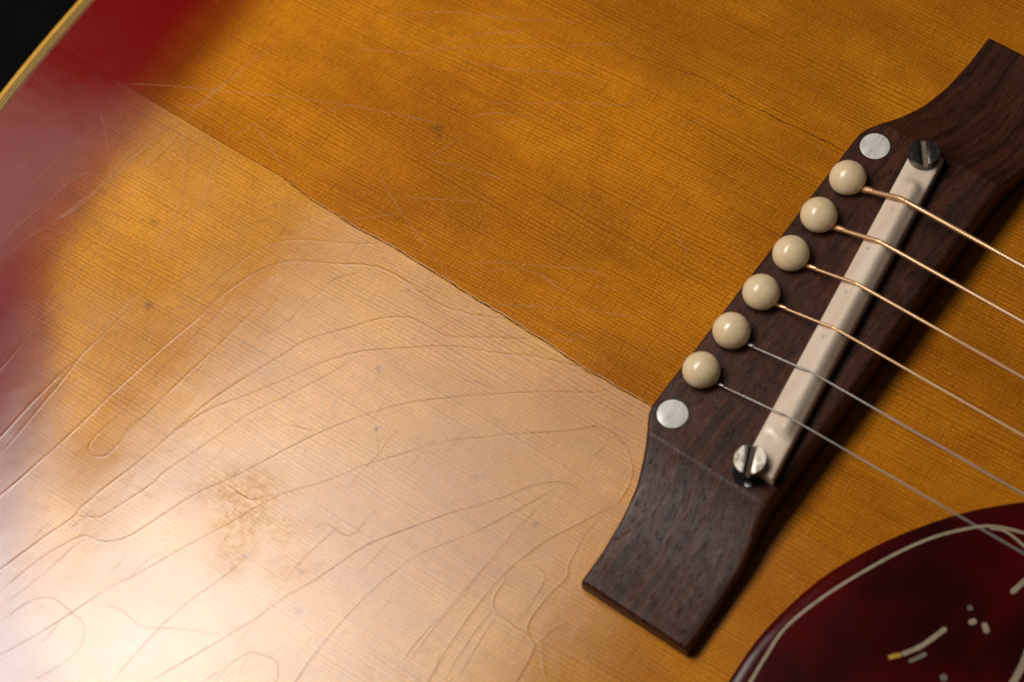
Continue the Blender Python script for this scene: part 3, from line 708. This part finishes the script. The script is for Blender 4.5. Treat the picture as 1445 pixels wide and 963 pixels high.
# ------------------------------------------------------------------ bridge
XL = np.array([(0, -4.7), (37.2, -4.7), (39, -4.62), (40.6, -4.15), (42, -3.4), (43.5, -2.45), (46, -1.15), (49, .15), (54, 1.95), (61, 3.25), (69, 3.9), (76.5, 4.0)])
XR = np.array([(0, 27.4), (43, 27.4), (46, 27.6), (50, 28.3), (56, 29.3), (66, 29.8), (76.5, 29.8)])
def bridge_h(s):
    a = abs(s)
    if a < 44.2: return 9.0 - .10 * (a / 44.) ** 4
    u = min(1., (a - 44.2) / 32.3)
    return 3.1 + 5.75 * (1 - u) ** 2.9
ss = np.concatenate([np.arange(-76.5, -75.5, .2), np.arange(-75.5, -46, .75), np.arange(-46, -36, .3), np.arange(-36, 36, 2.), np.arange(36, 46, .3), np.arange(46, 75.5, .75), np.arange(75.5, 76.51, .2)])
v = []; f = []; NC = 34
for s_ in ss:
    a = abs(s_); h = bridge_h(s_)
    e = max(0, (a - 75.7) / .8); h = h - .7 * e * e
    xl = np.interp(a, XL[:, 0], XL[:, 1]); xr = np.interp(a, XR[:, 0], XR[:, 1])
    rl = .75 + .12 * math.sin(s_ * .23); rr = 1.5
    if a > 50: rr = .9
    rl = min(rl, h * .4); rr = min(rr, h * .4)
    prof = [(xl + .05, -2.5), (xl, h - rl)]
    for k in range(1, 7):
        t = k / 6 * math.pi / 2; prof.append((xl + rl * (1 - math.cos(t)), h - rl + rl * math.sin(t)))
    for k in range(1, 18): prof.append((xl + rl + (xr - rr - xl - rl) * k / 18, h))
    for k in range(0, 7):
        t = math.pi / 2 * (1 - k / 6); prof.append((xr - rr * (1 - math.cos(t)), h - rr + rr * math.sin(t)))
    prof.append((xr + .2, -2.5))
    for (x, z) in prof: v.append((x, s_ if s_ < 46 else 46 + (s_ - 46) * 1.085, z))
m = len(prof)
for i in range(len(ss) - 1):
    for k in range(m - 1): f.append((i * m + k, (i + 1) * m + k, (i + 1) * m + k + 1, i * m + k + 1))
f.append(tuple(range(m))); f.append(tuple((len(ss) - 1) * m + k for k in range(m)))
bridge = link("bridge", fix_normals(mesh("bridge", v, f, M['rosewood']), 55), guitar, "dark rosewood bridge with scooped wings")

def dot(y, lab):
    r = 3.25; v, f = lathe([(0, .05), (r * .5, .05), (r - .12, .045), (r, 0), (r, -1)], 40)
    z = bridge_h(y) + .02
    me = mesh("pearl_dot", [(a, b + y, c + z) for a, b, c in v], f, M['pearl'])
    o = link("pearl_dot", fix_normals(me), bridge, lab)
    v, f = lathe([(r + .16, .012), (r + .16, -.5)], 40)
    ring = [(a, b + y, c + z) for a, b, c in lathe([(r - .02, .010), (r + .17, .008), (r + .2, -.1)], 40)[0]]
    link("dot_seam", mesh("dot_seam", ring, lathe([(0, 0)] * 3, 40)[1], M['hole']), bridge)
dot(38.2, "round pearl dot near the wound strings' end of the bridge")
dot(-38.0, "round pearl dot beside the lower wing of the bridge")

for (gx, gy, gr) in ((-5.3, 13.2, .55), (-5.7, 12.3, .35), (-5.2, 14.2, .3)):
    v, f = lathe([(0, gr * .5), (gr * .6, gr * .38), (gr, 0), (gr, -1.5)], 10, .15)
    link("glue_lump", mesh("glue_lump", [(a + gx, b + gy, c - .05) for a, b, c in v], f, M['glue']), bridge)

# ------------------------------------------------------------------ saddle
def saddle_x(y): return 11.9 + (36 - y) * 10.0 / 74.
SA = math.atan2(10.0, 74.)
CREST = 14.0
v = []; f = []
ys = np.concatenate([np.arange(-39.9, -39.3, .15), np.arange(-39.3, -28, .4), np.arange(-28, 29, 1.5), np.arange(29, 41.4, .4), np.arange(41.4, 42.1, .15)])
for y in ys:
    c = saddle_x(y); end = min(y + 39.9, 42.0 - y)
    k = float(sstep(np.array(end), 7.5, 10.5)) ; sh = float(sstep(np.array(end), 7.0, 14.0))
    crown = .35 * (1 - (y / 34.) ** 2)
    eb = max(0., 1 - end / .6) ** 2 * .5
    low = 12.1 - eb
    pts = [(-3.45, 8.2), (-3.45, low - .55), (-3.25, low - .2 + .1 * k), (-2.75, low + .1 * k), (-1.4, low + .75 * k * .9),
           (-.2, low + (CREST - 12.1 - .55) * k), (.45, low + (CREST - 12.1 - .06) * k), (.95, low + (CREST - 12.1) * k), (1.5, low + (CREST - 12.1 - .22) * k),
           (2.2, low + .85 * k), (2.85, low + .12 * k), (3.28, low - .2), (3.45, low - .6), (3.45, 8.2)]
    for (dx, z) in pts:
        if z > 9: z = z + crown * (k * .6) * (1 if z > 12.2 else 0)
        v.append((c + dx / math.cos(SA) * 1.0, y + 0 * dx, z))
m = len(pts)
for i in range(len(ys) - 1):
    for q in range(m - 1): f.append((i * m + q, (i + 1) * m + q, (i + 1) * m + q + 1, i * m + q + 1))
f.append(tuple(range(m))); f.append(tuple((len(ys) - 1) * m + q for q in range(m)))
saddle = link("saddle", fix_normals(mesh("saddle", v, f, M['saddle']), 60), guitar, "slanted off-white saddle bar set across the bridge")

for (yy_, dx_) in ((24.9, -.9), (14.3, -1.6), (3.2, -1.3), (-8.2, -1.0)):
    c = saddle_x(yy_); pts_ = []
    for k in range(10):
        a = 2 * math.pi * k / 10; r_ = 1 + .3 * math.sin(2 * a + yy_)
        px = dx_ + .30 * r_ * math.cos(a); py = .42 * r_ * math.sin(a)
        z_ = np.interp(px, [-2.75, -1.4, -.2, .45], [12.2, 12.775, 13.45, 13.94]) + .35 * (1 - (yy_ / 34.) ** 2) * .6 + .03
        pts_.append((c + px / math.cos(SA) - py * math.tan(SA), yy_ + py, z_))
    link("corrosion_mark", mesh("corrosion_mark", pts_, [tuple(range(10))], M['verdigris'], smooth=False), saddle)

# adjusting bolts
def bolt(cx, cy, ztop, r, ang, tilt, mat, slotmat, lab):
    root = Matrix.Translation((cx, cy, ztop)) @ Matrix.Rotation(tilt[0], 4, 'X') @ Matrix.Rotation(tilt[1], 4, 'Y') @ Matrix.Rotation(ang, 4, 'Z')
    hw = .62; th = 2.3; bm = bmesh.new()
    for sg in (1, -1):
        a0 = math.asin(hw / r); pts = [(r * math.cos(t), r * math.sin(t)) for t in np.linspace(a0, math.pi - a0, 22)]
        ring = [bm.verts.new((px, sg * py, 0)) for px, py in pts]
        low_ = [bm.verts.new((px, sg * py, -.95)) for px, py in pts]
        top = bm.faces.new(ring if sg > 0 else ring[::-1])
        nn = len(pts)
        for k in range(nn):
            j = (k + 1) % nn; bm.faces.new((ring[k], low_[k], low_[j], ring[j]) if sg > 0 else (ring[j], low_[j], low_[k], ring[k]))
        bmesh.ops.bevel(bm, geom=list(top.edges), offset=.28, segments=3, affect='EDGES', profile=.5)
    v, f = lathe([(0, -.95), (r, -.95), (r, -th + .3), (r - .25, -th), (r * .55, -th), (r * .55, -6.5)], 40)
    off = len(bm.verts); bv = [bm.verts.new(p) for p in v]
    for q in f:
        try: bm.faces.new([bv[i] for i in q])
        except ValueError: pass
    bmesh.ops.remove_doubles(bm, verts=bm.verts[:], dist=.0005)
    bmesh.ops.recalc_face_normals(bm, faces=bm.faces[:])
    for p in bm.verts: p.co = (root @ p.co) * S
    me = bpy.data.meshes.new("adjusting_bolt"); bm.to_mesh(me); bm.free(); me.materials.append(mat)
    me.polygons.foreach_set('use_smooth', [True] * len(me.polygons)); me.set_sharp_from_angle(angle=math.radians(40))
    o = link("adjusting_bolt", me, guitar, lab)
    rr = r * .985; a0 = math.asin(hw * .99 / rr)
    arc = [(rr * math.cos(t), rr * math.sin(t)) for t in np.linspace(-a0, a0, 6)] + [(-rr * math.cos(t), -rr * math.sin(t)) for t in np.linspace(-a0, a0, 6)]
    vv = [tuple(root @ Vector((a, b, -.80))) for a, b in arc] + [tuple(root @ Vector((a, b, -.95))) for a, b in arc]
    k = len(arc)
    link("slot", mesh("slot", vv, [tuple(range(k))] + [(i, k + i, k + (i + 1) % k, (i + 1) % k) for i in range(k)], slotmat, smooth=False), o)
    return o
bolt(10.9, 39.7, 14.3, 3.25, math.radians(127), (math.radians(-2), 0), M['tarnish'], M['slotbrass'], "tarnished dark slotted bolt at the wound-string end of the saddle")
bolt(19.9, -39.5, 14.2, 3.2, math.radians(113), (math.radians(4), math.radians(-6)), M['nickel'], M['slotdark'], "worn bright nickel slotted bolt at the plain-string end of the saddle")
for (cx, cy, rx, ry) in ((11.8, 40.8, 4.0, 3.2), (20.3, -40.2, 3.4, 3.3)):  # flat near-black discs: shade inside the bolt holes, put into the colour
    rngv = []
    for k in range(40):
        a = 2 * math.pi * k / 40; w = 1 + .05 * math.sin(3 * a + cx)
        rngv.append((cx + rx * w * math.cos(a), cy + ry * w * math.sin(a), 9.0 - .10 + .115))
    link("bore_shade", mesh("bore_shade", rngv + [(a, b, 8.6) for a, b, _ in rngv], [tuple(range(40))] + [(i, 40 + i, 40 + (i + 1) % 40, (i + 1) % 40) for i in range(40)], M['hole'], smooth=False), bridge)
# glimpse of the nickel ferrule under the lower bolt
v, f = lathe([(0, .12), (.8, .10), (1.15, 0.), (1.2, -.3)], 24)
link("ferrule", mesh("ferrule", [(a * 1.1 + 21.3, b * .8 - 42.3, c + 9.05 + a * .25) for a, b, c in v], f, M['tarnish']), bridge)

# ------------------------------------------------------------------ bridge pins
PY = (27.4, 16.35, 5.5, -5.6, -16.5, -27.35)
prof = [(0, 3.15), (.35, 3.13), (.8, 3.06), (1.5, 2.86), (2.2, 2.5), (2.9, 1.93), (3.4, 1.27), (3.75, .55), (3.93, -.2), (3.95, -.7), (3.86, -1.25), (3.6, -1.8), (3.2, -2.2), (2.75, -2.45), (2.6, -2.8), (2.6, -5.5)]
pv, pf = lathe(prof, 56, .006)
pv = [(a, b, c + (.05 * math.exp(-((a - .4) ** 2 + b * b) / .5) if c > 2 else 0)) for a, b, c in pv]
pin_me = fix_normals(mesh("bridge_pin", pv, pf, M['pin']))
for i, y in enumerate(PY):
    o = link("bridge_pin", pin_me, guitar, group="cream bridge pins in a row")
    o.location = ((random.uniform(-.12, .12)) * S, y * S, (11.55 + random.uniform(-.22, .18)) * S)
    o.rotation_euler = (random.uniform(-.11, .11), random.uniform(-.11, .11), random.uniform(0, 6.28))

# ------------------------------------------------------------------ strings
GAUGE = (1.16, .98, .80, .62, .42, .33)
for i, (y, gd) in enumerate(zip(PY, GAUGE)):
    r = gd / 2; xc = saddle_x(y) + .95; zc = CREST + .18 + r
    y0 = y - .25
    yf = lambda x: y0 * (1 - .00034 * max(0, x - xc))
    a = np.array([(3.0, y0, 8.5 + r), (4.2, y0, 9.5 + r), (6.0, y0, 10.2 + r)])
    pts = [a[0], a[1]]
    # straight run up to the saddle, over its crest, then out towards the neck
    pts += [(xc - 2.4, yf(xc), zc - .72 * (1 if i < 4 else 1)), (xc - .8, yf(xc), zc - .1), (xc, yf(xc), zc), (xc + 1.2, yf(xc), zc + .02), (xc + 10, yf(xc + 10), zc + .16)]
    C = catmull(pts, .10 if i < 4 else .5)
    far = [(x, yf(x), zc + .16 + (x - xc - 10) * .014) for x in np.arange(xc + 10, 300, .105 if i < 1 else (.12 if i < 4 else 6.))]
    if i < 4:                                            # fine ribs only as far as the picture resolves them
        near = [p for p in far if p[0] < 95]; rest = [p for p in far if p[0] >= 95][::60]
    else: near, rest = far, []
    path = np.vstack([C[:-1], np.array(near), np.array(rest)]) if rest else np.vstack([C[:-1], np.array(far)])
    if i < 4:
        L = np.r_[0, np.cumsum(np.linalg.norm(np.diff(path, axis=0), axis=1))]
        pitch = (.60, .52, .46, .40)[i]
        rib = np.abs(np.sin(math.pi * L / pitch)) ** .7
        rib[L > 105] = .7
        rad = r * (1 - (.045, .02, .0, .0)[i] * (1 - rib))
    else: rad = r
    v, f = tube(path, rad, 10 if i < 4 else 8)
    mt = M['bronze'] if i < 4 else M['steel']
    lab = ("thickest wound bronze string", "second wound bronze string from the thickest", "third wound bronze string from the thickest", "thinnest wound bronze string", "thicker plain steel string", "thinnest plain steel string")[i]
    so = link("string", fix_normals(mesh("string", v, f, mt)), guitar, lab)
    # doubled winding where the string comes out of its pin hole
    e = np.array(path); e = e[(e[:, 0] > 3.2) & (e[:, 0] < (6.6 if i < 4 else 6.0))]
    e = e[::max(1, len(e) // 12)]
    w = np.linspace(0, 1, len(e))
    k = 1.42 if i < 4 else 2.1
    rad = r * k * np.where(w > .55, 1 - (w - .55) * .75, .85 + .27 * w)
    e = e + np.array([0, 0, .1]) + np.outer(w, (0, .12, .05))
    v, f = tube(e, rad, 12)
    link("string_wrap", fix_normals(mesh("string_wrap", v, f, mt)), so)

# ------------------------------------------------------------------ pickguard
PG = [(39.4, -77), (39.1, -68.1), (40, -59.1), (42.6, -47.8), (47.3, -36.9), (52.9, -27.5), (59.3, -19.1), (67, -11.5), (75, -5.5), (84, -2), (94, -6), (101, -22), (112, -40), (130, -54), (150, -60), (176, -58), (196, -62), (205, -80), (196, -112), (170, -138), (135, -150), (95, -148), (65, -133), (48, -112), (41, -92)]
pg = catmull(PG + [PG[0]], 1.2)[:-1]
def off2(P, d):
    T = np.roll(P, -1, 0) - np.roll(P, 1, 0); T /= np.linalg.norm(T, axis=1)[:, None]
    return P + np.stack([T[:, 1], -T[:, 0]], 1) * d
zpg = lambda x, y: float(board_z(np.array([x]), np.array([y]), y < -42)[0])
rings = [(0, -.5), (0, .25), (.12, .62), (.5, 1.02), (1.1, 1.25), (1.9, 1.36), (3.0, 1.40)]
v = []; f = []; n = len(pg)
ZB = -.55
for (dd, h) in rings:
    q = off2(pg, dd)
    for p in q: v.append((p[0], p[1], ZB + h))
for r_ in range(len(rings) - 1):
    for i in range(n):
        j = (i + 1) % n; f.append((r_ * n + i, r_ * n + j, (r_ + 1) * n + j, (r_ + 1) * n + i))
f.append(tuple((len(rings) - 1) * n + i for i in range(n)))
guard = link("pickguard", fix_normals(mesh("pickguard", v, f, M['guard']), 60), guitar, "glossy dark cherry pickguard with inlaid cream lines")
ZT = ZB + 1.40
def ribbon(name, pts, w0, w1, mat, label=None, endround=True, z=.02):
    C = catmull(pts, .4) if len(pts) > 2 else np.linspace(pts[0], pts[1], 12); v = []; f = []; N = len(C)
    T = np.gradient(C, axis=0); T /= np.linalg.norm(T, axis=1)[:, None]; Nn = np.stack([-T[:, 1], T[:, 0]], 1)
    Ls = np.r_[0, np.cumsum(np.linalg.norm(np.diff(C, axis=0), axis=1))]
    for i in range(N):
        w = (w0 + (w1 - w0) * i / (N - 1)) / 2 * (1 + .05 * math.sin(i * .9))
        if endround:
            de = min(Ls[i], Ls[-1] - Ls[i]); w *= math.sqrt(max(.05, min(1, 1 - (1 - min(1, de / w)) ** 2)))
        for sgn, hh in ((-1, -.15), (-1, z), (1, z), (1, -.15)):
            p = C[i] + Nn[i] * w * sgn; v.append((p[0], p[1], ZT + hh))
    for i in range(N - 1):
        for k in range(3): f.append((4 * i + k, 4 * i + 4 + k, 4 * i + 5 + k, 4 * i + 1 + k))
    return link(name, fix_normals(mesh(name, v, f, mat, smooth=False)), guard, label)
ribbon("inlaid_line", [(46, -100), (44, -86), (43.2, -74.3), (42.8, -68.7), (42.7, -60.8), (45.7, -50.2), (51, -37.9), (55.7, -29.5), (60.3, -23.8), (64.6, -20.0), (70.5, -17.7), (78, -16), (88, -18), (96, -32)], .68, .68, M['ivory_fill'], "long cream line following the edge of the pickguard")
ribbon("inlaid_line", [(64.6, -20.6), (67.5, -19.4), (71.9, -20.0), (78.4, -21.6), (84, -26)], .5, .9, M['ivory_fill'])
ribbon("inlaid_stroke", [(64.3, -53.0), (66.4, -49.6), (67.5, -46.7), (68.6, -43.3)], .95, 1.05, M['ivory_fill'], "curved cream stroke with a yellow tip")
ribbon("inlaid_stroke", [(62.6, -54.9), (63.4, -53.9), (64.25, -53.1)], .85, .95, M['yellow_fill'], "yellow tip of the curved stroke", False)
ribbon("inlaid_stroke", [(66.3, -53.4), (68.2, -50.0)], .75, .85, M['grey_fill'])
ribbon("inlaid_stroke", [(75.2, -30.1), (76.0, -26.6), (77.8, -20.9)], 1.1, 1.1, M['ivory_fill'])
ribbon("inlaid_stroke", [(85.3, -49.4), (85.0, -45.6), (84.6, -41.5), (83.5, -36.6)], 1.5, 1.2, M['ivory_fill'])
ribbon("inlaid_stroke", [(71.6, -40.0), (72.6, -38.7)], 1.2, 1.2, M['ivory_fill'])
ribbon("inlaid_stroke", [(74.0, -38.3), (75.7, -39.8)], 1.2, 1.2, M['ivory_fill'])
def spot_ring(cx, cy, r0, r1, mat):
    v, f = lathe([(r0, .02), (r1, .02), (r1, -.1)], 20)
    link("inlaid_dot", mesh("inlaid_dot", [(a + cx, b + cy, c + ZT) for a, b, c in v], f, mat, smooth=False), guard)
spot_ring(70.2, -37.2, .2, .55, M['grey_fill']); spot_ring(73.5, -52.3, .15, .7, M['grey_fill'])
